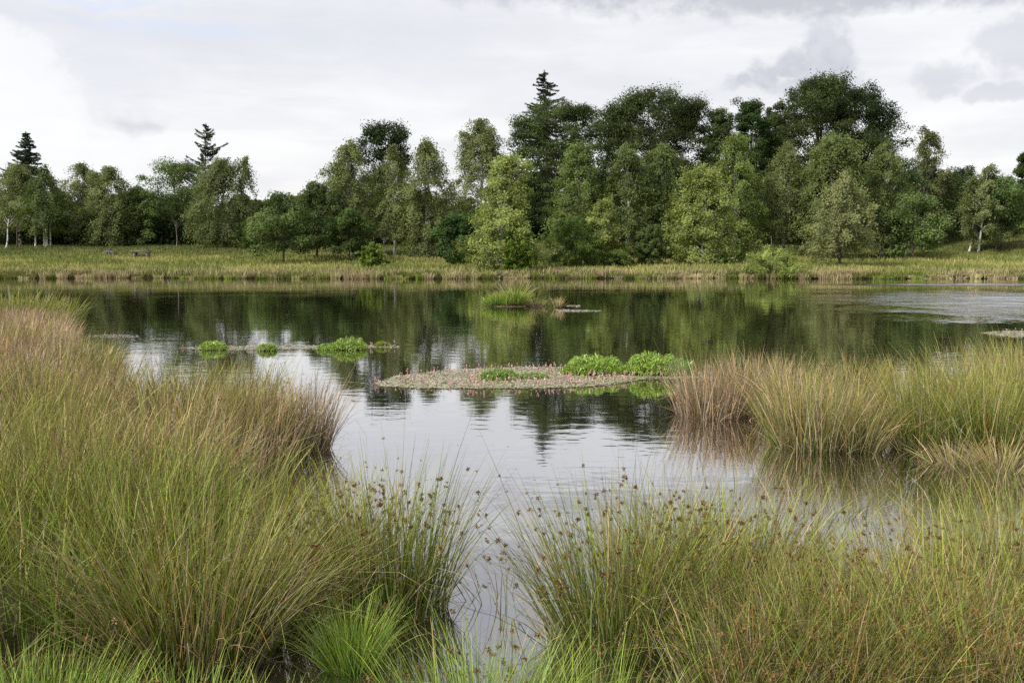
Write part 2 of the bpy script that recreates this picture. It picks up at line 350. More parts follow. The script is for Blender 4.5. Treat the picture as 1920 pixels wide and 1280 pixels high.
        d = unit(rng.normal(0, 1, (K, m, 3))+np.array([0, 0, .35])); sq = {'oak': .72, 'beech': .62, 'bush': .9, 'pine': .38}[kind]
        Pp = Cn[:, None]+d*np.array([1, 1, sq])*rad[:, None, None]*rng.uniform(.45, 1.12, (K, m, 1))
        oc = unit(Cn-np.array([lean*H*.5, 0, H*(cb+(1-cb)*.4)]))
        spike = {'oak': .28, 'beech': .5, 'bush': .5, 'pine': .3}[kind]
        Pp = Pp+oc[:, None]*rad[:, None, None]*spike*np.minimum(rng.exponential(.6, (K, m, 1)), 1.5)
        cc = (np.array(col)[None]*rng.uniform(.66, 1.36, (K, 1)))[:, None]*rng.uniform(.84, 1.16, (K, m, 1))
        cc = cc*np.stack([rng.uniform(.85, 1.2, (K, m)), np.ones((K, m)), rng.uniform(.8, 1.2, (K, m))], 2)
        n = K*m; lf = leaf or {'oak': .084, 'beech': .090, 'bush': .052, 'pine': .082}[kind]
        nr = d.reshape(-1, 3)+rng.normal(0, .45, (n, 3))+np.array([0, 0, .45]); axs = rng.normal(0, 1, (n, 3))+np.repeat(oc, m, 0)
        leaves(cr, Pp.reshape(-1, 3), nr, axs, lf*rng.uniform(.7, 1.3, n), lf*.62*rng.uniform(.7, 1.3, n), cc.reshape(-1, 3)); centres = Cn
    elif kind in ('spruce', 'larch'):
        nb = int((190 if kind == 'spruce' else 80)*dens); cs = []
        for i in range(nb):
            t = (i/nb)**.9; h = min(H*.99, H*(cb+(1-cb)*t)+rng.normal(0,   .35 if kind == 'spruce' else .2))
            rr = Rd*(1-t)**(.8 if kind == 'spruce' else .6)*rng.uniform(.45, 1.25)+.12
            if kind == 'larch': rr *= rng.uniform(.45, 1.4)
            a = rng.uniform(0, 2*PI); o = np.array([math.cos(a), math.sin(a), 0])
            s = np.linspace(0, 1, 5)
            dr = rng.uniform(.1, .55) if kind == 'spruce' else -.05
            pts = axis(h)[None]+o*rr*s[:, None]+np.array([0, 0, 1.])*((-dr*s+.30*s**2.2)*rr)[:, None]
            tube(tr, pts, np.linspace(.035, .008, 5), (.5, .5, .5), 4)
            m = int(95*rr/1.2)+16; ss = rng.uniform(.12, 1.05, m)
            P = axis(h)+o*(rr*ss)[:, None]+np.array([0, 0, 1.])*((-dr*ss+.30*ss**2.2)*rr)[:, None]
            side = np.array([-o[1], o[0], 0]); sw = rng.normal(0, .17, m)*(1.15-ss)*min(1.3, rr)+rng.normal(0, .04, m)
            P = P+side*sw[:, None]; P[:, 2] -= np.abs(rng.normal(0, .07 if kind == 'spruce' else .10, m))
            if i % 4 == 0: cs.append(P)
            c = cvar(rng, col, m, .3)
            leaves(cr, P, rng.normal(0, 1, (m, 3))+np.array([0, 0, .8]), o+side*np.sign(sw)[:, None]*.8+rng.normal(0, .3, (m, 3)), .11*rng.uniform(.6, 1.2, m), .035, c)
        m = 30; P = np.stack([rng.normal(0, .03, m)+axis(H)[0], rng.normal(0, .03, m), H*rng.uniform(.965, 1.005, m)], 1)
        leaves(cr, P, rng.normal(0, 1, (m, 3)), np.array([0, 0, 1.])+rng.normal(0, .5, (m, 3)), .10, .03, cvar(rng, col, m)); centres = []
    # trunk(s) and limbs
    for k in range(trunks):
        off = np.array([0, 0, 0.]) if k == 0 else np.array([rng.uniform(-.25, .25), rng.uniform(-.2, .2), 0])*min(1, Rd)
        sl = 0 if k == 0 else rng.uniform(-.08, .08)
        hs = np.linspace(-.15, H*(.93 if len(centres) else 1), 12)
        pts = np.array([axis(max(h, 0))+off+np.array([sl*max(h, 0), 0, min(h, 0)]) for h in hs])
        r0 = (.011*H+.02)*(1 if k == 0 else .7)
        if kind in ('bush',): r0 = .03
        rr = r0*(1-.93*np.clip(hs/H, 0, 1))*(1+.5*np.exp(-np.maximum(hs, 0)/.25)); tube(tr, pts, rr, (.5, .5, .5), 9)
    if len(centres):
        nl = int(min(44, 14+len(centres)*.12)) if kind != 'bush' else 14
        for c in centres[rng.choice(len(centres), nl, replace=False)]:
            h0 = max(.06*H, min(c[2]*rng.uniform(.5, .85), .9*H)); p0 = axis(h0)
            mid = (p0+c)/2+np.array([0, 0, .10*np.linalg.norm(c-p0)])
            r1 = (.011*H+.02)*(1-.9*h0/H)*.5; tube(tr, [p0, mid*.6+p0*.4, mid*.5+c*.5, c], [r1, r1*.75, r1*.45, r1*.15], (.5, .5, .5), 5)
    bm = barkm or (M_birch if kind in ('birch', 'young', 'weeping', 'sparse') else M_bark)
    tr.build('trunk', bm, root, smooth=True); cr.build('crown', M_leaf, root)
    return root
BI = (.165, .198, .075); BB = (.235, .285, .085); OK = (.115, .165, .052); OD = (.088, .122, .040); BE = (.062, .084, .028); SP = (.050, .078, .050)
SH = (.22, .29, .045); OL = (.20, .225, .095)
def base_Y(px, py):
    for Y in np.arange(56., 120, .25):
        x, z = atY(px, py, Y)
        if gz(x, Y) >= z-.001 and Y > shore(x)-1: return Y
    return 95.
TREES = {}
def tree(name, kind, px, base, top, hw, col, label, Y=None, cb=.12, **kw):
    if Y is None: Y = base_Y(px, base)
    x, ztop = atY(px, top, Y); z0 = float(gz(x, Y)); Rd = hw/F*Y*(1.14 if kind in ('birch', 'oak', 'beech', 'weeping', 'sparse', 'spruce') else 1.05)
    TREES[px] = grow(name, kind, x, Y, ztop-z0, Rd, cb, col, int(px*7+top)+3000, label, z0=z0, **kw); return TREES[px]
T_ = tree
# left group
T_('spruce_tree', 'spruce', 45, 0, 248, 56, SP, 'blue-green pointed spruce rising behind the birches at the left edge', Y=100, cb=.2, dens=1.5)
T_('birch_tree', 'birch', 30, 462, 305, 42, BI, 'birch in front of the left spruce, leftmost of the birches', cb=.25, trunks=2)
T_('birch_tree', 'birch', 82, 463, 312, 34, (.10, .14, .04), 'birch with two thin white stems in front of the left spruce', cb=.2, trunks=2)
T_('birch_tree', 'sparse', 143, 458, 305, 36, BI, 'thin birch with leaning white stem beside the left pair of birches', cb=.22, lean=.06, dens=1.1)
T_('birch_tree', 'birch', 205, 461, 312, 50, BI, 'wide bushy birch standing directly behind the branch pile', cb=.02, tops=[(-1.2, .93, .35)])
T_('oak_tree', 'oak', 262, 460, 352, 38, OK, 'low rounded green tree between the bushy birch and the rounded oak', cb=.02, Y=93)
T_('oak_tree', 'oak', 325, 455, 302, 55, OK, 'large rounded oak left of the larch, behind the wooden bench', cb=.08, Y=96)
T_('larch_tree', 'larch', 384, 0, 232, 42, (.040, .060, .026), 'tall ragged larch standing above the weeping birch', Y=99, cb=.35)
T_('birch_tree', 'weeping', 415, 464, 292, 50, (.15, .185, .075), 'full weeping birch with dark trunk on the left meadow edge', cb=.1, barkm=M_bark, tops=[(1.9, .99, .28), (-.6, .97, .5)])
T_('oak_tree', 'oak', 528, 497, 366, 50, OK, 'small round oak with bare trunk on the meadow, leftmost of the meadow oaks', cb=.19)
T_('oak_tree', 'oak', 592, 487, 352, 44, OD, 'dark green oak just right of the round meadow oak', cb=.17)
T_('oak_tree', 'oak', 655, 492, 400, 38, (.07, .115, .03), 'small low oak in front of the tall birch group', cb=.2)
T_('birch_tree', 'birch', 658, 480, 264, 42, BI, 'tall birch on the left side of the tall birch group', cb=.2, lean=-.02, tops=[(-1.2, .82, .4)])
T_('birch_tree', 'birch', 738, 481, 272, 36, BI, 'tall birch with one straight white trunk in the tall group', cb=.26, dens=.9)
T_('birch_tree', 'birch', 800, 484, 262, 46, BI, 'broad tall birch on the right side of the tall birch group', cb=.06, trunks=2)
T_('oak_tree', 'beech', 720, 470, 240, 44, (.034, .056, .016), 'dark broadleaf tree rising behind the straight white birch', Y=94, cb=.3, tops=[(-1.2, .99, .5), (1.6, .98, .5)])
T_('oak_tree', 'oak', 700, 472, 330, 60, OD, 'dark leafy tree filling the gap behind the tall birch group', Y=92, cb=.12)
T_('birch_tree', 'sparse', 903, 480, 222, 48, BI, 'tall airy birch standing alone with sky on both sides', Y=88, cb=.2, dens=1.0, tops=[(.9, .93, .35), (-1.1, .9, .3)])
T_('oak_tree', 'oak', 858, 500, 405, 38, (.065, .12, .035), 'small leafy oak left of the light birch at the shore', cb=.08)
T_('birch_tree', 'young', 942, 508, 300, 60, BB, 'light green full birch at the shore behind the islet', cb=.05, dens=1.1, tops=[(.9, .97, .3)])
T_('bushy_shrub', 'bush', 975, 512, 425, 30, (.13, .20, .025), 'yellow-green shrub under the right side of the light shore birch', cat='shrub', cb=.02)
T_('spruce_tree', 'spruce', 1022, 0, 133, 74, (.032, .05, .028), 'dark spruce whose narrow tip is the highest point of the wood', Y=101, cb=.3, dens=.9)
T_('pine_tree', 'pine', 1040, 470, 190, 82, (.072, .104, .034), 'big dark layered tree in front of the highest spruce', Y=92, cb=.1, dens=1.2, tops=[(-2.6, .86, .7), (2.6, .95, .8)])
T_('birch_tree', 'young', 1087, 488, 278, 62, (.135, .185, .055), 'mid green birch right of the big layered dark tree', cb=.08)
T_('birch_tree', 'young', 1130, 502, 380, 42, BB, 'small pointed light birch near the water at centre right', cb=.03, dens=1.2)
T_('hawthorn_shrub', 'bush', 1078, 506, 412, 50, (.10, .15, .035), 'spreading green shrub between the islet view and the small pointed birch', cat='shrub', cb=.02, dens=.8)
T_('beech_tree', 'beech', 1222, 470, 176, 108, BE, 'very wide dark beech behind the middle birches', Y=98, cb=.12, dens=1.35, tops=[(3.4, .93, .9), (-3.2, .9, .9)])
T_('birch_tree', 'birch', 1180, 488, 268, 46, (.13, .17, .055), 'left one of the two close birches below the wide dark beech', cb=.06)
T_('birch_tree', 'birch', 1245, 486, 268, 46, (.12, .16, .052), 'right one of the two close birches below the wide dark beech', cb=.06)
T_('bushy_shrub', 'bush', 1222, 498, 430, 30, (.11, .155, .05), 'small grey-green shrub left of the glowing light birch', cat='shrub', cb=.02)
T_('birch_tree', 'young', 1320, 497, 318, 66, BB, 'light yellow-green wide birch reaching down to the grass', cb=.02, dens=1.15, tops=[(.5, .97, .4), (-.8, .96, .4)])
T_('birch_tree', 'birch', 1380, 488, 248, 44, (.165, .22, .06), 'tall light birch right behind the wide yellow-green birch', cb=.08)
T_('oak_tree', 'oak', 1350, 470, 208, 34, OD, 'slim dark oak top between the wide dark beech and the ivy oak', Y=97, cb=.2)
T_('oak_tree', 'oak', 1412, 470, 190, 34, (.045, .08, .02), 'tall narrow dark oak left of the great beech', Y=96, cb=.15, tops=[(-.7, 1., .4)])
T_('oak_tree', 'oak', 1458, 470, 196, 30, OD, 'narrow dark oak touching the left side of the great beech', Y=99, cb=.15)
T_('birch_tree', 'birch', 1475, 482, 268, 46, BI, 'grey-green birch in shade with pale stems below the great beech', cb=.2, trunks=2)
T_('beech_tree', 'beech', 1535, 470, 152, 84, BE, 'great dark beech with rounded top, highest broadleaf of the wood', Y=97, cb=.12, dens=1.3, tops=[(1.0, .99, .9)])
T_('beech_tree', 'beech', 1622, 470, 166, 66, (.034, .054, .016), 'dark beech with spiky sloping right side beside the great beech', Y=99, cb=.2, tops=[(2.0, .83, .6)])
T_('birch_tree', 'birch', 1560, 488, 250, 60, (.145, .185, .06), 'broad birch in front of the great beech', cb=.1, dens=1.1, tops=[(.9, .99, .5)])
T_('birch_tree', 'birch', 1660, 482, 266, 46, (.13, .165, .055), 'birch under the spiky right side of the dark beech', cb=.15)
T_('birch_tree', 'sparse', 1580, 503, 326, 54, OL, 'airy olive birch with dark trunk alone on the right meadow', cb=.13, dens=.8, barkm=M_bark, tops=[(1.9, .68, .4)])
T_('oak_tree', 'oak', 1668, 478, 305, 62, (.055, .095, .03), 'bluish green oak behind the airy olive birch', cb=.1, Y=86)
T_('birch_tree', 'sparse', 1742, 472, 238, 34, (.14, .16, .06), 'slender airy birch with ragged top against the sky at right', Y=88, cb=.3, dens=.8)
T_('oak_tree', 'oak', 1716, 488, 370, 50, (.14, .195, .065), 'small round bright oak on the right meadow edge', cb=.14)
T_('oak_tree', 'oak', 1755, 470, 320, 56, OD, 'dark oak mass behind the small round bright oak', Y=90, cb=.06)
T_('oak_tree', 'oak', 1812, 470, 318, 46, (.042, .075, .02), 'dark rounded tree left of the leaning white birch', Y=95, cb=.05)
T_('birch_tree', 'birch', 1842, 472, 308, 36, BI, 'birch with leaning white trunk on the right slope', cb=.2, lean=.07)
T_('oak_tree', 'oak', 1884, 466, 338, 46, (.13, .20, .065), 'light green oak on the slope right of the leaning birch', cb=.14)
T_('oak_tree', 'oak', 1935, 466, 285, 26, (.05, .085, .02), 'tree cut off by the right edge of the view', Y=90, cb=.1)
T_('willow_shrub', 'bush', 1450, 516, 474, 52, (.25, .31, .09), 'rounded yellow-green shrub at the waterline on the right', cat='shrub', cb=.0, dens=1.1)
T_('willow_shrub', 'bush', 698, 503, 462, 22, (.17, .24, .04), 'small light shrub in the meadow below the tall birch group', cat='shrub', cb=.0)
T_('willow_shrub', 'bush', 1150, 504, 470, 26, (.12, .18, .04), 'low green shrub at the foot of the small pointed birch', cat='shrub', cb=.0)
T_('willow_shrub', 'bush', 1350, 500, 478, 14, (.15, .21, .05), 'tiny light shrub at the foot of the wide yellow-green birch', cat='shrub', cb=.0)
T_('bushy_shrub', 'bush', 110, 464, 420, 30, (.06, .09, .025), 'low dark shrub behind the white birch stems at left', cat='shrub', Y=94, cb=.0)
T_('bushy_shrub', 'bush', 470, 466, 415, 36, (.09, .14, .035), 'green shrub right of the weeping birch', cat='shrub', Y=88, cb=.0)
T_('bushy_shrub', 'bush', 780, 470, 415, 36, (.06, .09, .025), 'dark shrub under the broad tall birch', cat='shrub', Y=88, cb=.0)
# the dark wood behind
rng = np.random.default_rng(5)
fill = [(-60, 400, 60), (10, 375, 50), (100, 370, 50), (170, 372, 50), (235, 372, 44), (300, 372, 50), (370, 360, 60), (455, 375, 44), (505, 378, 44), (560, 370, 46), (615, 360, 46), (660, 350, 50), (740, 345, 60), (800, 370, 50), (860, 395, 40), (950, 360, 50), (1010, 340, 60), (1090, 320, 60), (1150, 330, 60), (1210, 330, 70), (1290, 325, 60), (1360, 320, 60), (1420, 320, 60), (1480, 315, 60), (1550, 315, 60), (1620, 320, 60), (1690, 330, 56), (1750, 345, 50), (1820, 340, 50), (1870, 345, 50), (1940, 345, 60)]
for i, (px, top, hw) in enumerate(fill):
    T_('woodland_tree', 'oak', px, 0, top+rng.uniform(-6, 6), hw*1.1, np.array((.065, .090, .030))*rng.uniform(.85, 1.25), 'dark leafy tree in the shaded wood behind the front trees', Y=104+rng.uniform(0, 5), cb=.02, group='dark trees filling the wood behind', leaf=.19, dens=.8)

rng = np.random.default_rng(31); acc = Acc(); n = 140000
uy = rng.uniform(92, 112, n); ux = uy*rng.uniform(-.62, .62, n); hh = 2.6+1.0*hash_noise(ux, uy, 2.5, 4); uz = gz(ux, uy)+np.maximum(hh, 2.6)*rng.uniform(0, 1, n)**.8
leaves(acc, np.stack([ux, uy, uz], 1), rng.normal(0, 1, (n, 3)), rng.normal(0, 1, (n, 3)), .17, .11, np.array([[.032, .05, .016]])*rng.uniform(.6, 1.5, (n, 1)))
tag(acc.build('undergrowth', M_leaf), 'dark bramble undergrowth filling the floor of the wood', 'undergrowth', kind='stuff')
# bare thin tree trunks in the shade of the wood
def stem(name, px, base, top, lean_px, m, label, Y=None, r=.07, own=None):
    Y = Y or base_Y(px, base); x, zt = atY(px+lean_px, top, Y); x0, _ = atY(px, base, Y); z0 = float(gz(x0, Y))
    a = Acc(); t = np.linspace(0, 1, 7); pts = np.stack([(x-x0)*t+.05*np.sin(t*6), 0*t, -.1+(zt-z0+.1)*t], 1)
    tube(a, pts, r*(1-.6*t)*(1+.4*np.exp(-t*20)), (.5, .5, .5), 7)
    for k in range(4):
        h = .72+.06*k; p = np.array([(x-x0)*h, 0, (zt-z0)*h]); s = (-1)**k
        tube(a, [p, p+np.array([s*.3, .1, .35]), p+np.array([s*.5, .15, .8])], [r*.3, r*.2, r*.05], (.5, .5, .5), 5)
    host = TREES.get(own)
    if host is not None:                     # the pale lower trunk of a tree already standing there
        o = a.build('lower_trunk', m, host, smooth=True); o.location = (x0-host.location.x, Y-host.location.y, z0-host.location.z); return o
    o = a.build(name, m, smooth=True); o.location = (x0, Y, z0); return tag(o, label, 'tree trunk')
STEMS = [(11, 464, 410, 6, M_birch, 'forked pale stem farthest left under the spruce'), (30, 464, 415, 3, M_bark, 'thin dull stem right of the forked pale stem'),
         (66, 463, 400, -2, M_birch, 'left white birch stem of the upright pair at left'), (82, 463, 405, -1, M_birch, 'right white birch stem of the upright pair at left'),
         (134, 457, 400, 5, M_birch, 'white birch stem leaning right behind the meadow bank'),
         (331, 461, 415, 0, M_grey, 'thin grey tree trunk behind the bench'), (686, 474, 395, -6, M_grey, 'slender grey stem left of the straight white birch'),
         (719, 480, 445, 2, M_birch, 'short pale stem just left of the straight white birch'), (738, 481, 372, 3, M_birch, 'straight white birch trunk in the centre of the tall group'),
         (790, 484, 440, 4, M_grey, 'grey stem under the broad tall birch'), (1424, 462, 420, 0, M_grey, 'grey stem in the shade below the great beech'), (1446, 461, 425, 0, M_grey, 'second grey stem right of the first below the great beech'),
         (1468, 455, 400, 3, M_birch, 'pale forked stem in shade below the great beech'), (1518, 484, 440, 4, M_birch, 'pale short stem at meadow edge left of the olive birch'),
         (1641, 478, 440, 0, M_bark, 'dark stem right of the olive birch'), (1698, 476, 445, -2, M_grey, 'thin stem left of the small round bright oak'), (1706, 478, 450, 1, M_grey, 'thin stem close beside the small round bright oak'),
         (1817, 471, 400, 12, M_birch, 'leaning white birch trunk on the right slope'), (1866, 468, 425, 6, M_grey, 'thin grey tree trunk right of the leaning white trunk')]
for px, b_, t_, ln, m_, lb in STEMS:
    x0 = base_Y(px, b_)
    st = stem('bare_trunk', px, b_, t_, ln, m_, lb, Y=x0-.6, r=.075 if m_ is M_birch else .055, own={66: 82, 82: 82, 134: 143, 738: 738, 719: 738, 686: 658, 790: 800, 1817: 1842, 1468: 1475, 1518: 1560, 11: 30}.get(px))

# ------------------------------------------------------------------ far meadow and waterline fringe
rng = np.random.default_rng(11); acc = Acc()
def pnoise(x, y, s, seed): return .5+.5*hash_noise(x+1.7*np.sin(y/s*2.1), y+1.3*np.sin(x/s*1.6), s, seed)
n = 150000; Yv = 57.5+42*rng.beta(1, 1.5, n); Xv = Yv*rng.uniform(-.62, .62, n); s = Yv-shore(Xv); ok = s > .1; Xv, Yv, s = Xv[ok], Yv[ok], s[ok]; n = len(Xv)
Zv = gz(Xv, Yv); q = pnoise(Xv, Yv, 2.4, 3)*.6+pnoise(Xv, Yv, .9, 8)*.4
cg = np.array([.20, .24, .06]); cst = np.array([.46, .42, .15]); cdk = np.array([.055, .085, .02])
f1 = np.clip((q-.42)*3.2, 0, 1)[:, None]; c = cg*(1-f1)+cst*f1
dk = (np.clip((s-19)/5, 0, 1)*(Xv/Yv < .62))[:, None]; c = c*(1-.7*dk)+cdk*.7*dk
fr_ = np.clip(1-s/3.5, 0, 1)*(pnoise(Xv, Yv, 1.6, 4) > .42); c = c*(1-.7*fr_[:, None])+np.array([.44, .36, .21])*.7*fr_[:, None]
c = c*rng.uniform(.7, 1.3, (n, 1)); L = rng.uniform(.18, .42, n)*(1+.5*fr_)*(1-.35*np.clip((s-15)/10, 0, 1))
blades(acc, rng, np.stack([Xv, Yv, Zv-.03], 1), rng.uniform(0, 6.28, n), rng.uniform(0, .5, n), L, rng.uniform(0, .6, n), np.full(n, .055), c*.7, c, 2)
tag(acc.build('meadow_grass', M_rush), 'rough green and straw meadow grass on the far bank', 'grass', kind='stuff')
acc = Acc(); cs = []
n0 = 950; tx = rng.uniform(-38, 38, n0); ty = shore(tx)+rng.uniform(-.45, 1.2, n0)
tk = pnoise(tx, ty*0, 1.8, 1.3); th = rng.uniform(.16, .48, n0)*(1+.35*(pnoise(tx, ty, 2.9, 7)-.5)*2)
for i in range(n0):
    m = 70; a = rng.uniform(0, 6.28, m); rr = .28*np.sqrt(rng.uniform(0, 1, m))
    k = rng.uniform() < .5+.9*(tk[i]-.5)*2
    c0 = np.array([[.50, .40, .25], [.46, .41, .21]][rng.integers(2)]) if k else np.array([[.17, .20, .05], [.26, .31, .07]][rng.integers(2)])
    c0 = c0*rng.uniform(.6, 1.15); c = c0*rng.uniform(.75, 1.25, (m, 1))
    P = np.stack([tx[i]+rr*np.cos(a), ty[i]+rr*np.sin(a), np.full(m, max(-.02, float(gz(tx[i], ty[i]))-.05))], 1)
    blades(acc, rng, P, PI/2-a, rng.uniform(0, .4, m), th[i]*rng.uniform(.6, 1.1, m), rng.uniform(.1, .7, m), np.full(m, .04), c*np.array([.6, .6, .5]), c, 3)
tag(acc.build('shore_rushes', M_rush), 'straw and brown rushes fringing the far waterline', 'rushes', kind='stuff')

# ------------------------------------------------------------------ palettes for rushes
PAL = {   # (green base darkened as painted depth shade, green tip, straw, share of straw)
 'green': ((.065, .125, .010), (.26, .31, .055), (.46, .38, .20), .20),
 'olive': ((.075, .11, .015), (.32, .33, .080), (.52, .42, .23), .30),
 'straw': ((.11, .12, .025), (.42, .37, .14), (.50, .39, .23), .5),
 'pink':  ((.16, .12, .04), (.40, .31, .17), (.55, .42, .29), .72),
 'brown': ((.09, .085, .025), (.32, .25, .12), (.44, .33, .21), .6),
 'lime':  ((.12, .24, .02), (.30, .42, .07), (.45, .42, .18), .06),
}
def rush(acc, sacc, rng, cx, cy_, z, rad, h, n, pal, spread=.45, bend=.5, wid=.0042, seedf=.12, ssz=.0095, lean=(0., 0.), segs=5, arch=.06, shoot=0., sn=10):
    g0, g1, stw, share = PAL[pal]; a = rng.uniform(0, 2*PI, n); u = np.sqrt(rng.uniform(0, 1, n))
    P = np.stack([cx+rad*u*np.cos(a), cy_+rad*u*np.sin(a)*.9, np.full(n, z)+rng.uniform(-.02, .02, n)], 1)
    ldir = np.stack([np.cos(a)*u, np.sin(a)*u], 1)*spread+rng.normal(0, .11, (n, 2))*rng.uniform(.3, 2.2, (n, 1))+np.array(lean)
    azm = np.arctan2(ldir[:, 0], ldir[:, 1]); ln = np.linalg.norm(ldir, axis=1)
    bd = bend*rng.gamma(2., .35, n)*(.35+u); w = rng.uniform(.7, 1.45, n)*wid
    L = h*(.50+.62*rng.beta(2.2, 1.6, n))*(1+.10*ln)
    th = rng.uniform(0, 1, n) < .13; L = np.where(th, L*rng.uniform(.35, .65, n), L); ln = np.where(th, ln+rng.uniform(.2, .9, n), ln)
    ar = rng.uniform(0, 1, n) < arch; bd = np.where(ar, rng.uniform(1.0, 2.1, n), bd); L = np.where(ar, L*1.15, L)
    tall = rng.uniform(0, 1, n) < shoot; L = np.where(tall, L*1.25, L)
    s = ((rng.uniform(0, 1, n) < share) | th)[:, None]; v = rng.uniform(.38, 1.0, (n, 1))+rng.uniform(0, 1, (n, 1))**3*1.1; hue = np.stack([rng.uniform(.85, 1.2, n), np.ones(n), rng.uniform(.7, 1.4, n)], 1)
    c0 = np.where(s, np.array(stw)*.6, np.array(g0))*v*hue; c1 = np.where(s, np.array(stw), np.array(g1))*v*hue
    org = (rng.uniform(0, 1, n) < .02)[:, None]; c1 = np.where(org, np.array([.45, .24, .04]), c1)
    kk = np.where(rng.uniform(0, 1, n) < .10, rng.uniform(.3, 1.6, n), 0)
    L = np.where(s[:, 0], L*.88, L)
    tipc = np.where(rng.uniform(0, 1, (n, 1)) < .4, np.array([.24, .17, .08])*v, c1)
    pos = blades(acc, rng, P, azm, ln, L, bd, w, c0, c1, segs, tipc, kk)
    if sacc is not None and seedf > 0:
        q = np.where((rng.uniform(0, 1, n) < seedf) & ~s[:, 0])[0]
        if len(q): 
            f = rng.uniform(.70, .90, len(q))*segs; i = np.minimum(f.astype(int), segs-1); fr = (f-i)[:, None]
            p = pos[q, i]*(1-fr)+pos[q, i+1]*fr
            sz = ssz*rng.uniform(.55, 1.25, len(q))
            if isinstance(sacc, list): sacc += list(zip(p, sz))
            else: seeds(sacc, rng, p, sz, sn)

# dense rush bed on the near left bank
rng = np.random.default_rng(21); ba = Acc(); sa = Acc()
cnt = 0
for _ in range(4000):
    Y = 3.5+20*rng.beta(1, 1.5); xl = -.60*Y-.4; xr = float(xb(Y))+.05
    if xl > xr: continue
    wrel = (xr-xl)/4.2
    if rng.uniform() > wrel: continue
    x = rng.uniform(xl, xr)
    if Y < 4.6 and x > -1.45: continue          # kept for the big tussocks in front
    cnt += 1
    if cnt > 360: break
    px = 960+F*x/Y
    tn = pnoise(x, Y, 1.1, 6)
    if Y < 5.5: pal = 'green' if tn < .7 else 'olive'
    elif Y > 9.0: pal = 'pink' if (tn > .4 and px < 120) else rng.choice(['straw', 'olive'])
    else: pal = ('green' if tn < .26 else 'olive' if tn < .62 else 'straw' if tn < .8 else 'brown')
    if 290 < px < 520 and 6.4 < Y < 9: pal = rng.choice(['brown', 'straw', 'olive'])
    hh = rng.uniform(.58, .80)*(1 if Y < 9 else .82)
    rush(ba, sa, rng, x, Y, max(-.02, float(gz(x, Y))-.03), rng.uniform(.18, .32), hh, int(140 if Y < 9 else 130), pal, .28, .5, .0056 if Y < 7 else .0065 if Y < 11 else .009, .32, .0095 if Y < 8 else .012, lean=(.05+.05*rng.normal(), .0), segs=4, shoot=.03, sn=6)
ob = tag(ba.build('rush_bed', M_rush), 'dense bed of green and straw rushes covering the near left bank', 'rushes', kind='stuff')
sa.build('seed_heads', M_seed, ob)['kind'] = 'stuff'
print('bed tussocks', cnt)
# right-hand marsh: stems standing in shallow water
ba = Acc(); sa = Acc()
for _ in range(180):
    px = rng.uniform(1360, 2020); py = rng.uniform(1100, 1420); x, Y = G(px, py)
    if py < 1160 and rng.uniform() < .5: continue
    if 1520 < px < 1720 and py < 1170: continue
    rush(ba, sa, rng, x, Y, -.03, rng.uniform(.10, .24), rng.uniform(.42, .62), int(rng.uniform(50, 95)), rng.choice(['green', 'green', 'green', 'olive', 'brown']), .32, .6, .0042, .38, .0115, lean=(rng.normal(0, .08), 0), segs=5, arch=.1, sn=8)
ob = tag(ba.build('marsh_rushes', M_rush), 'tangled green and brown rushes in shallow water at the lower right', 'rushes', kind='stuff')
sa.build('seed_heads', M_seed, ob)['kind'] = 'stuff'
# sparse stems between the right-hand tussocks and the marsh
ba = Acc(); sa = Acc()
for _ in range(30):
    px = rng.uniform(1370, 1990); py = rng.uniform(905, 1080); x, Y = G(px, py)
    if 1590 < px < 1690 and rng.uniform() < .7: continue
    rush(ba, sa, rng, x, Y, -.03, rng.uniform(.15, .4), rng.uniform(.25, .48), int(rng.uniform(10, 26)), rng.choice(['green', 'olive', 'straw', 'brown']), .5, .7, .0042, .12, .010, segs=5, arch=.15, sn=6)
ob = tag(ba.build('sparse_rushes', M_rush), 'thin scattered rush stems in open water at right', 'rushes', kind='stuff')
sa.build('seed_heads', M_seed, ob)['kind'] = 'stuff'

def seed_obj(parent, p, size, rng):
    if not HEADS:
        for k in range(8):
            a = Acc(); seeds(a, np.random.default_rng(900+k), np.zeros((1, 3)), np.array([1.]), 26, (.165, .105, .045)); o = a.build('seed_head', M_seed); HEADS.append(o.data); bpy.data.objects.remove(o)
    o = bpy.data.objects.new('seed_head', HEADS[rng.integers(8)]); sc.collection.objects.link(o); o.parent = parent; o.location = p
    o.scale = (size, size, size*rng.uniform(.8, 1.4)); o.rotation_euler = rng.uniform(0, 6, 3)
def tussock(px, py, rad, h, n, pal, label, seedv=None, second=None, cat='rush tussock', name='rush_tussock', sh=.5, **kw):
    x, Y = G(px, py); rng = np.random.default_rng(seedv or int(px*3+py)); root = empty(name, (x, Y, 0), label, cat)
    a = Acc(); near = py > 1000; s = [] if near else a; kk = dict(seedf=.12); kk.update(kw)
    if second: rush(a, s, rng, 0, 0, -.03, rad, h, int(n*(1-sh)), pal, **kk); rush(a, s, rng, 0, 0, -.03, rad*1.05, h*.92, int(n*sh), second, **kk)
    else: rush(a, s, rng, 0, 0, -.03, rad, h, n, pal, **kk)
    a.build('blades', M_rush, root)
    if near:
        order = sorted(s, key=lambda t: -t[1]); hr = np.random.default_rng(int(px))
        for p, z in order[:100]: seed_obj(root, p, z, hr)
        if len(order) > 100:
            sa_ = Acc(); seeds(sa_, hr, np.array([p for p, z in order[100:]]), np.array([z for p, z in order[100:]]), 12); sa_.build('seed_heads', M_seed, root)['kind'] = 'stuff'
    return root
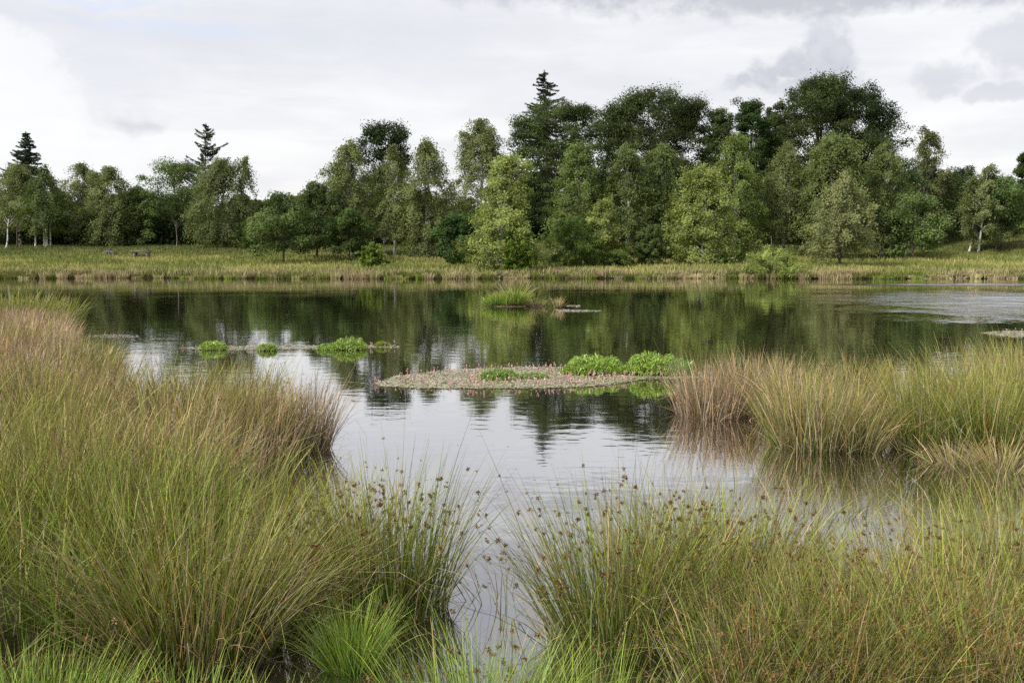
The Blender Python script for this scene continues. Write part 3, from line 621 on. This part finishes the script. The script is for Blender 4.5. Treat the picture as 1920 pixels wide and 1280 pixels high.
# foreground
tussock(365, 1235, .27, .80, 1500, 'green', 'big fanning tussock of green and grey straw blades at lower left', second='straw', spread=.5, bend=.45, seedf=.03, arch=.06, wid=.0045)
tussock(520, 1180, .16, .62, 600, 'olive', 'olive tussock leaning right between the big fan and the water gap', spread=.6, seedf=.2, arch=.1)
tussock(728, 1140, .25, .74, 1000, 'green', 'tall upright green tussock left of the water channel, many brown seed heads', second='olive', sh=.25, spread=.22, bend=.35, seedf=.3, ssz=.0098, arch=.10, shoot=.05, sn=14)
tussock(610, 1075, .22, .62, 750, 'green', 'medium green tussock behind the upright tussock, beside the left bed', second='olive', spread=.5, seedf=.2, arch=.1)
tussock(660, 1250, .085, .31, 650, 'lime', 'small vivid green tuft in dark water under the upright tussock', spread=.45, bend=.45, seedf=0, wid=.0034, arch=0, cat='grass tuft', name='grass_tuft')
tussock(1165, 1205, .28, .74, 1150, 'green', 'wide green tussock right of the water channel with brown seed heads', second='olive', sh=.25, spread=.42, bend=.45, seedf=.28, ssz=.0098, arch=.15, shoot=.05, sn=14)
tussock(1350, 1190, .28, .70, 1050, 'green', 'mixed green and brown tussock between the channel tussock and right marsh', second='brown', spread=.42, bend=.5, seedf=.25, ssz=.0095, shoot=.05, sn=12)
tussock(1250, 1090, .24, .58, 550, 'olive', 'olive tussock behind the wide green channel tussock', second='green', spread=.45, seedf=.14, shoot=.05)
tussock(1420, 1140, .22, .56, 700, 'green', 'green tussock with thin drooping stems at the left of the right marsh', spread=.6, bend=.8, seedf=.1)
tussock(1560, 1300, .24, .62, 900, 'green', 'green tussock at the bottom edge right of centre', second='straw', spread=.5, seedf=.1, sn=12)
tussock(1770, 1290, .24, .66, 1000, 'green', 'straw-streaked tussock at the bottom edge near the right corner', second='straw', spread=.45, seedf=.1, sn=12)
tussock(1900, 1180, .24, .64, 850, 'olive', 'brownish green tussock at the right edge of the near marsh', second='green', spread=.5, seedf=.1)
tussock(945, 1130, .26, .46, 60, 'olive', 'loose thin stems with seed heads bending over the open water channel', spread=.9, bend=.8, seedf=.6, ssz=.009, arch=.4, wid=.0038)
for (px, py, rd, h, n, lb) in [(60, 1400, .26, .34, 1500, 'vivid green grass clump in the lower left corner'), (330, 1440, .20, .33, 900, 'yellow-green grass clump at the bottom left below the big fan'),
                               (910, 1430, .22, .46, 800, 'bright green grass clump at the bottom centre before the channel'), (1100, 1440, .18, .40, 600, 'bright grass clump at the bottom right of the channel'), (470, 1470, .16, .30, 500, 'thin light grass clump at the bottom between the big fan and the green tuft')]:
    tussock(px, py, rd, h, n, 'lime', lb, spread=.38, bend=.55, seedf=.07, wid=.0032, arch=.03, cat='grass clump', name='grass_clump', sn=14)
# tussocks standing in the middle water
tussock(558, 842, .25, .72, 800, 'brown', 'brown tussock at the right end of the left bed, standing in open water', second='pink', sh=.5, spread=.24, bend=.4, wid=.0055, seedf=.10, lean=(.02, 0))
tussock(490, 850, .25, .68, 650, 'brown', 'brown-green tussock just left of the one at the open water', second='olive', spread=.26, bend=.4, wid=.0055, seedf=.12)
tussock(410, 865, .28, .66, 800, 'pink', 'pinkish straw tussock deeper in the left bed beside the brown pair', second='olive', spread=.36, wid=.0055, seedf=.1)
tussock(330, 805, .34, .70, 800, 'olive', 'olive rush tussock behind the pinkish one, edging the pond on the left bank', second='green', spread=.24, bend=.4, wid=.006, seedf=.25)
tussock(435, 800, .36, .72, 900, 'olive', 'olive-green rush tussock directly behind the brown pair on the left bank', second='green', sh=.3, spread=.24, bend=.4, wid=.006, seedf=.25)
tussock(1335, 778, .34, .66, 1000, 'pink', 'pinkish straw tussock at the left end of the right group, beside the green mounds', second='brown', sh=.35, spread=.26, bend=.3, wid=.006, seedf=.03, arch=.02, shoot=.02)
tussock(1415, 775, .28, .70, 900, 'pink', 'pale straw tussock second from the left in the right group', second='olive', sh=.25, spread=.26, bend=.3, wid=.006, seedf=.04, arch=.02)
tussock(1530, 835, .34, .76, 1150, 'straw', 'straw and green tussock in the middle of the right group', second='olive', spread=.3, bend=.35, wid=.0055, seedf=.05, arch=.07)
tussock(1600, 840, .24, .60, 600, 'olive', 'low olive tussock at the gap in the right group', second='straw', spread=.4, wid=.0055, seedf=.05)
tussock(1480, 790, .26, .72, 700, 'pink', 'straw tussock tucked behind the middle of the right group', second='olive', spread=.35, wid=.006, seedf=.05)
tussock(1740, 838, .28, .84, 1150, 'green', 'tall green tussock right of the gap in the right group', second='olive', sh=.6, spread=.34, bend=.35, wid=.0055, seedf=.1, shoot=.03)
tussock(1850, 850, .30, .86, 1250, 'olive', 'large olive-green tussock at the right edge of the right group', second='green', spread=.4, bend=.35, wid=.0055, seedf=.1)
tussock(1940, 810, .30, .86, 1000, 'olive', 'rightmost tussock of the right group, cut by the edge', spread=.4, wid=.006, seedf=.1)
tussock(1810, 770, .32, .78, 1000, 'olive', 'yellowish tussock behind the tall green one in the right group', second='green', sh=.3, spread=.4, wid=.006, seedf=.12)
tussock(1905, 755, .34, .78, 1000, 'olive', 'yellow-green tussock behind the right-edge tussock', second='straw', sh=.3, spread=.4, wid=.006, seedf=.12)
tussock(1680, 770, .28, .62, 700, 'olive', 'olive tussock behind the gap in the right group', second='straw', spread=.4, wid=.006, seedf=.08)
tussock(1600, 770, .26, .66, 600, 'straw', 'thin straw tussock behind the low olive one at the gap', second='olive', spread=.4, wid=.006, seedf=.06)
tussock(1880, 880, .22, .34, 350, 'straw', 'short dead straw tussock in dark water at the right edge', spread=.9, bend=.6, wid=.006, seedf=0)
tussock(1790, 868, .18, .30, 220, 'straw', 'short collapsed straw tuft below the tall green tussock', spread=.9, bend=.6, wid=.006, seedf=0)
tussock(70, 612, .8, .75, 1100, 'green', 'green tussock at the tip of the left bank far out on the water', spread=.4, bend=.5, wid=.014, seedf=.03, lean=(.08, 0))
tussock(10, 618, .9, .9, 1100, 'green', 'tall green tussock at the left edge beside the bank tip', spread=.35, bend=.5, wid=.014, seedf=.03)
tussock(55, 655, .55, .62, 900, 'pink', 'pinkish straw tussock below the green bank tip at left', spread=.45, wid=.010, seedf=.03)
tussock(20, 690, .5, .66, 900, 'straw', 'yellowish tussock at the left edge below the bank tip', second='pink', spread=.4, wid=.009, seedf=.03)

# ------------------------------------------------------------------ floating plants
def mound(px, py, hw, hpx, col, label, seed, name='water_plant', n=None, leafl=.034, parent=None):
    x, Y = G(px, py); rng = np.random.default_rng(seed); rx = hw*1.1/F*Y; hz = hpx/F*Y*1.08
    root = empty(name, (x, Y, 0), label, 'water plant'); a = Acc()
    n = n or int(7000*rx*rx*4+500)
    k = max(5, int(rx*26)); ca = rng.uniform(0, 6.28, k); cr = np.sqrt(rng.uniform(0, 1, k)); hk = rng.uniform(.8, 1.12, k)
    u = rng.uniform(0, 1, n)**.5; an = rng.uniform(0, 2*PI, n)
    zt = hz*np.sqrt(np.clip(1-u**3.2, 0, 1))*(.86+.14*np.sin(5*an+3*u)+.10*np.sin(u*13+2*an))
    z = zt*rng.uniform(.15, 1, n)**.35
    P = np.stack([rx*u*np.cos(an), rx*.62*u*np.sin(an), z], 1)
    out = np.stack([np.cos(an)*u, np.sin(an)*u, np.full(n, 1.0)], 1)+rng.normal(0, .32, (n, 3))
    c = np.array(col)*rng.uniform(.65, 1.3, (n, 1))*np.stack([rng.uniform(.8, 1.15, n), np.ones(n), np.ones(n)], 1)
    leaves(a, P, rng.normal(0, 1, (n, 3))+np.array([0, -.3, .3]), out, leafl*rng.uniform(.6, 1.3, n), leafl*.17, c)
    a.build('leaves', M_pad, root)
    b_ = Acc(); m = max(30, n//12); u = np.sqrt(rng.uniform(0, 1, m))*.92; an = rng.uniform(0, 6.28, m)
    P = np.stack([rx*u*np.cos(an), rx*.6*u*np.sin(an), np.full(m, -.02)], 1)
    cc = np.tile(np.array([.12, .14, .03]), (m, 1)); blades(b_, rng, P, an, rng.uniform(0, .4, m), np.full(m, hz*.8), rng.uniform(0, .4, m), np.full(m, .008), cc*.5, cc, 3)
    b_.build('stems', M_rush, root)
    return root
LM = (.29, .41, .07)
mound(1113, 702, 56, 33, LM, 'bright green leafy mound left of its pair at the end of the pink mat', 1)
mound(1222, 703, 52, 38, LM, 'bright green leafy mound right of its pair beside the straw tussocks', 2)
mound(1275, 704, 30, 28, (.16, .30, .035), 'green leafy growth at the right end of the mound pair, against the straw tussock', 12)
mound(935, 712, 38, 17, (.22, .33, .07), 'leafy green clump growing in the middle of the pink flower mat', 3)
mound(1000, 710, 26, 9, (.24, .33, .09), 'lower leafy clump right of the green clump in the pink mat', 4)
mound(400, 655, 24, 14, LM, 'small green mound at the left end of the thin floating line', 5)
mound(501, 657, 17, 12, (.27, .38, .07), 'smallest round green mound between two others on the thin floating line', 6)
mound(655, 655, 30, 20, LM, 'larger green mound on the right part of the thin floating line', 7)
mound(618, 655, 22, 9, (.26, .37, .07), 'low trailing green growth left of the larger mound on the thin line', 8)
mound(717, 650, 13, 8, (.24, .29, .04), 'tiny yellowish mound at the right end of the thin floating line', 9)

def mat(name, poly, n, cols, label, size=.035, spikes=0, seed=3, cat='floating plants', extra=None):
    """floating leaves inside a patch on the water; poly = rows of (py, pxmin, pxmax)"""
    rng = np.random.default_rng(seed); poly = np.array(poly, float); a = Acc()
    rows = rng.uniform(poly[0, 0], poly[-1, 0], n*3); lo = np.interp(rows, poly[:, 0], poly[:, 1]); hi = np.interp(rows, poly[:, 0], poly[:, 2])
    pxs = rng.uniform(poly[:, 1].min(), poly[:, 2].max(), n*3); ok = (pxs > lo) & (pxs < hi)
    rows, pxs = rows[ok], pxs[ok]
    gp = [G(p, r) for p, r in zip(pxs[:n], rows[:n])]; XY = np.array(gp)
    gap = pnoise(XY[:, 0], XY[:, 1], .35, seed); keep = (gap > .22) | (rng.uniform(0, 1, len(gap)) < .5); XY = XY[keep]; m = len(XY)
    P = np.concatenate([XY, rng.uniform(.004, .016, (m, 1))], 1); ang = rng.uniform(0, 6.28, m)
    ci = rng.integers(0, len(cols), m); c = np.array(cols)[ci]*rng.uniform(.7, 1.25, (m, 1))
    nr = np.stack([rng.normal(0, .10, m), rng.normal(0, .10, m), np.ones(m)], 1)
    leaves(a, P, nr, np.stack([np.cos(ang), np.sin(ang), np.zeros(m)], 1), size*rng.uniform(.6, 1.3, m), size*.42*rng.uniform(.7, 1.3, m), c)
    o = tag(a.build(name, M_pad), label, cat, kind='stuff')
    if spikes:
        s = Acc(); q = rng.choice(m, spikes); P = np.concatenate([XY[q], np.zeros((spikes, 1))], 1)+rng.normal(0, .02, (spikes, 3))*[1, 1, 0]
        hh = rng.uniform(.03, .075, spikes)
        cst = np.tile(np.array([.22, .14, .08]), (spikes, 1))
        blades(s, rng, P, rng.uniform(0, 6.28, spikes), rng.uniform(0, .25, spikes), hh, np.zeros(spikes), np.full(spikes, .005), cst, cst, 1)
        k = 9; d = rng.normal(0, 1, (spikes*k, 3))*[.004, .004, .014]
        C = np.repeat(np.array([[.62, .36, .38]])*rng.uniform(.7, 1.35, (spikes, 1)), k, 0)
        leaves(s, np.repeat(P+np.stack([0*hh, 0*hh, hh], 1), k, 0)+d, rng.normal(0, 1, (spikes*k, 3)), np.tile([0, 0, 1.], (spikes*k, 1))+rng.normal(0, .4, (spikes*k, 3)), .010, .0050, C)
        s.build('flower_spikes', M_pad, o)['kind'] = 'stuff'
    return o
PK = [(.46, .40, .30), (.38, .42, .20), (.50, .42, .35), (.26, .34, .10), (.46, .45, .32), (.42, .40, .26)]
mat('flower_mat', [(689, 985, 1130), (694, 840, 1180), (700, 800, 1200), (706, 745, 1215), (712, 722, 1205), (719, 702, 1165), (725, 715, 1110), (729, 780, 1020)], 17000, PK, 'pink flowering mat of floating leaves in the middle of the pond', .026, 430, 3)
mat('floating_leaves', [(703, 1080, 1270), (706, 1130, 1320), (709, 1160, 1330), (712, 1180, 1260)], 1500, [(.30, .34, .16), (.40, .38, .26)], 'thin fringe of pale floating leaves below the two green mounds', .03, 40, 4)
mat('floating_leaves', [(648, 640, 740), (650, 400, 752), (652.5, 335, 745), (655, 345, 600), (657, 385, 440)], 2200, [(.42, .38, .30), (.36, .33, .24), (.28, .28, .14)], 'thin pale line of floating leaves carrying the small green mounds', .034, 40, 5)
mat('floating_leaves', [(628, 185, 235), (631, 165, 262), (634, 200, 250)], 260, [(.30, .25, .22), (.25, .2, .16)], 'sparse brownish floating leaves near the left bank', .04, 0, 6)
mat('floating_leaves', [(621, 1880, 1960), (625, 1838, 1960), (630, 1870, 1960), (633, 1900, 1960)], 1400, [(.42, .36, .28), (.36, .34, .2)], 'pale floating leaf patch behind the right tussocks at the right edge', .045, 8, 7)
mat('floating_leaves', [(603, 106, 140), (606, 120, 140)], 40, [(.4, .38, .33)], 'tiny pale floating patch beside the left bank tip', .05, 0, 9)
mat('floating_leaves', [(517.5, 1690, 1760), (519.5, 1675, 1840)], 900, [(.42, .33, .25), (.36, .3, .22)], 'pale pinkish plant strip along the far waterline at right', .12, 0, 10)

mat('floating_leaves', [(560, 760, 1600), (700, 760, 1000), (900, 650, 1020), (1100, 880, 1010)], 130, [(.3, .27, .18), (.4, .38, .3)], 'few loose leaves scattered on the open water', .014, 0, 19)
# islet
x, Y = G(962, 574); isl = empty('islet', (x, Y, 0), 'small grassy islet with bright green tufts in the middle distance', 'islet')
rng = np.random.default_rng(77); a = Acc(); s_ = Y/F
def lump(a, cx, cy_, rx, ry, h, col, rng, nu=14, nv=6):
    u = np.arange(nu)/nu*2*PI; v = np.linspace(0, 1, nv); V = []
    for t in v:
        rr = math.cos(t*PI/2)*(1+.0); V.append(np.stack([cx+rx*rr*np.cos(u)*(1+.12*np.sin(3*u+cx*9)), cy_+ry*rr*np.sin(u), np.full(nu, -.03+(h+.03)*math.sin(t*PI/2))+rng.normal(0, h*.08, nu)*(t > 0)], 1))
    q = [(i*nu+j, i*nu+(j+1) % nu, (i+1)*nu+(j+1) % nu, (i+1)*nu+j) for i in range(nv-1) for j in range(nu)]
    a.add(np.concatenate(V), q, np.array(col))
lump(a, -.1, 0, .75, .35, .045, (.5, .5, .5), rng); lump(a, .62, -.05, .36, .16, .05, (.5, .5, .5), rng); lump(a, -.72, 0, .12, .08, .05, (.5, .5, .5), rng)
lump(a, .3, -.12, .10, .06, .07, (.5, .5, .5), rng)
a.build('peat_base', M_stump, isl, smooth=True)
def tuft(parent, cx, rad, h, n, pal, wid=.012, spread=.6, bend=.4, nm='grass_tuft', lb=None, **kw):
    a = Acc(); rush(a, None, rng, cx, rng.uniform(-.08, .05), .03, rad, h, n, pal, spread, bend, wid, 0, segs=4, **kw); o = a.build(nm, M_rush, parent)
    if lb: o['label'] = lb
tuft(isl, -.70, .14, .26, 260, 'lime'); tuft(isl, -.44, .17, .42, 420, 'lime'); tuft(isl, -.18, .16, .46, 420, 'lime')
tuft(isl, .0, .10, .95, 200, 'straw', .010, 1.1, .3, lb='tall orange-tipped tuft'); tuft(isl, .10, .14, .70, 260, 'lime', .010, .7, .35); tuft(isl, .20, .17, .42, 420, 'lime')
tuft(isl, .55, .18, .46, 160, 'olive', .010, 1.3, .4, lb='loose pale grass tuft on the right'); tuft(isl, .82, .12, .30, 70, 'olive', .010, 1.6, .4)
x, Y = G(1047, 577); st = empty('reed_tuft', (x, Y, 0), 'small straw-coloured tuft in the water just right of the islet', 'grass tuft')
tuft(st, 0, .11, .32, 170, 'straw', .007, .5, .1, 'blades')
mat('debris_strip', [(580.5, 1040, 1066), (583, 1045, 1136), (585, 1043, 1080)], 700, [(.34, .30, .25), (.42, .40, .34)], 'long pale debris strip on the water right of the islet', .035, 0, 15, 'floating debris')
mat('debris_strip', [(572.5, 1075, 1085), (573.5, 1060, 1088), (575, 1070, 1086)], 160, [(.30, .20, .18), (.42, .38, .32)], 'short brownish debris patch on the water beyond the straw tuft', .04, 0, 16, 'floating debris')

# ------------------------------------------------------------------ bench, branch pile, stump
def box(a, c, s, rot=0.):
    x, y, z = s[0]/2, s[1]/2, s[2]/2; V = np.array([(-x, -y, -z), (x, -y, -z), (x, y, -z), (-x, y, -z), (-x, -y, z), (x, -y, z), (x, y, z), (-x, y, z)])
    k = np.array([[math.cos(rot), 0, math.sin(rot)], [0, 1, 0], [-math.sin(rot), 0, math.cos(rot)]]); V = V@k.T+np.array(c)
    a.add(V, [(0, 3, 2, 1), (4, 5, 6, 7), (0, 1, 5, 4), (1, 2, 6, 5), (2, 3, 7, 6), (3, 0, 4, 7)], np.ones(3))
Yb = base_Y(266, 486); xbh, _ = atY(266, 486, Yb); zb = float(gz(xbh, Yb))
bn = empty('wooden_bench', (xbh, Yb, zb), 'weathered grey wooden plank bench on the left meadow', 'bench'); bn.rotation_euler = (0, 0, R(-8))
w = 34/F*Yb; hb = .64
for j in range(4):
    a = Acc(); box(a, (0, -.24+.16*j, hb-.04), (w, .14, .075)); a.build('seat_plank', M_grey, bn)
for sx_ in (-1, 1):
    a = Acc(); box(a, (sx_*w*.37, 0, hb/2-.09), (.16, .42, hb-.0795)); a.build('leg', M_grey, bn)
a = Acc(); box(a, (0, -.02, hb*.42), (w*.74-.165, .10, .11)); a.build('stretcher', M_grey, bn)
Yp = base_Y(205, 478); xp, _ = atY(205, 478, Yp); zp = float(gz(xp, Yp)); rng = np.random.default_rng(9)
bp = empty('branch_pile', (xp, Yp, zp), 'heap of bare grey dead branches on the meadow left of the bench', 'branch pile')
for k in range(16):
    a = Acc(); an = k/16*2*PI+rng.uniform(-.2, .2); ln = rng.uniform(.35, .62); o = np.array([math.cos(an), math.sin(an), 0])
    tube(a, [np.array([0, 0, .36+rng.uniform(-.05, .1)])-o*.12, o*ln*.4+[0, 0, .30], o*ln*.8+[0, 0, .14], o*ln*1.05+[0, 0, -.03]], [.03, .045, .04, .02], (1, 1, 1), 6); a.build('branch', M_grey, bp, smooth=True)
a = Acc(); tube(a, [(0, 0, -.05), (.02, 0, .25), (0, .02, .46), (0, .02, .50)], [.16, .12, .09, .02], (1, 1, 1), 9); a.build('stump_core', M_grey, bp, smooth=True)
xs_, Ys = G(1047, 521); zs = 0.; a = Acc(); rng = np.random.default_rng(4)
sr = empty('tree_stump', (xs_, Ys, zs), 'dark reddish brown stump at the far waterline right of the islet', 'stump')
lump(a, 0, 0, .30, .28, .50, (1, 1, 1), rng, 16, 8); lump(a, .06, 0, .16, .15, .68, (1, 1, 1), rng, 12, 7); a.build('stump_body', M_stump, sr, smooth=True)
for k, (dx_, l_) in enumerate(((-.5, .5), (.42, .4), (-.25, .55))):
    a = Acc(); tube(a, [(0, -.1, .3), (dx_*.5, -.22, .16), (dx_, -.3, -.04)], [.08, .06, .02], (1, 1, 1), 7); a.build('root', M_stump, sr, smooth=True)
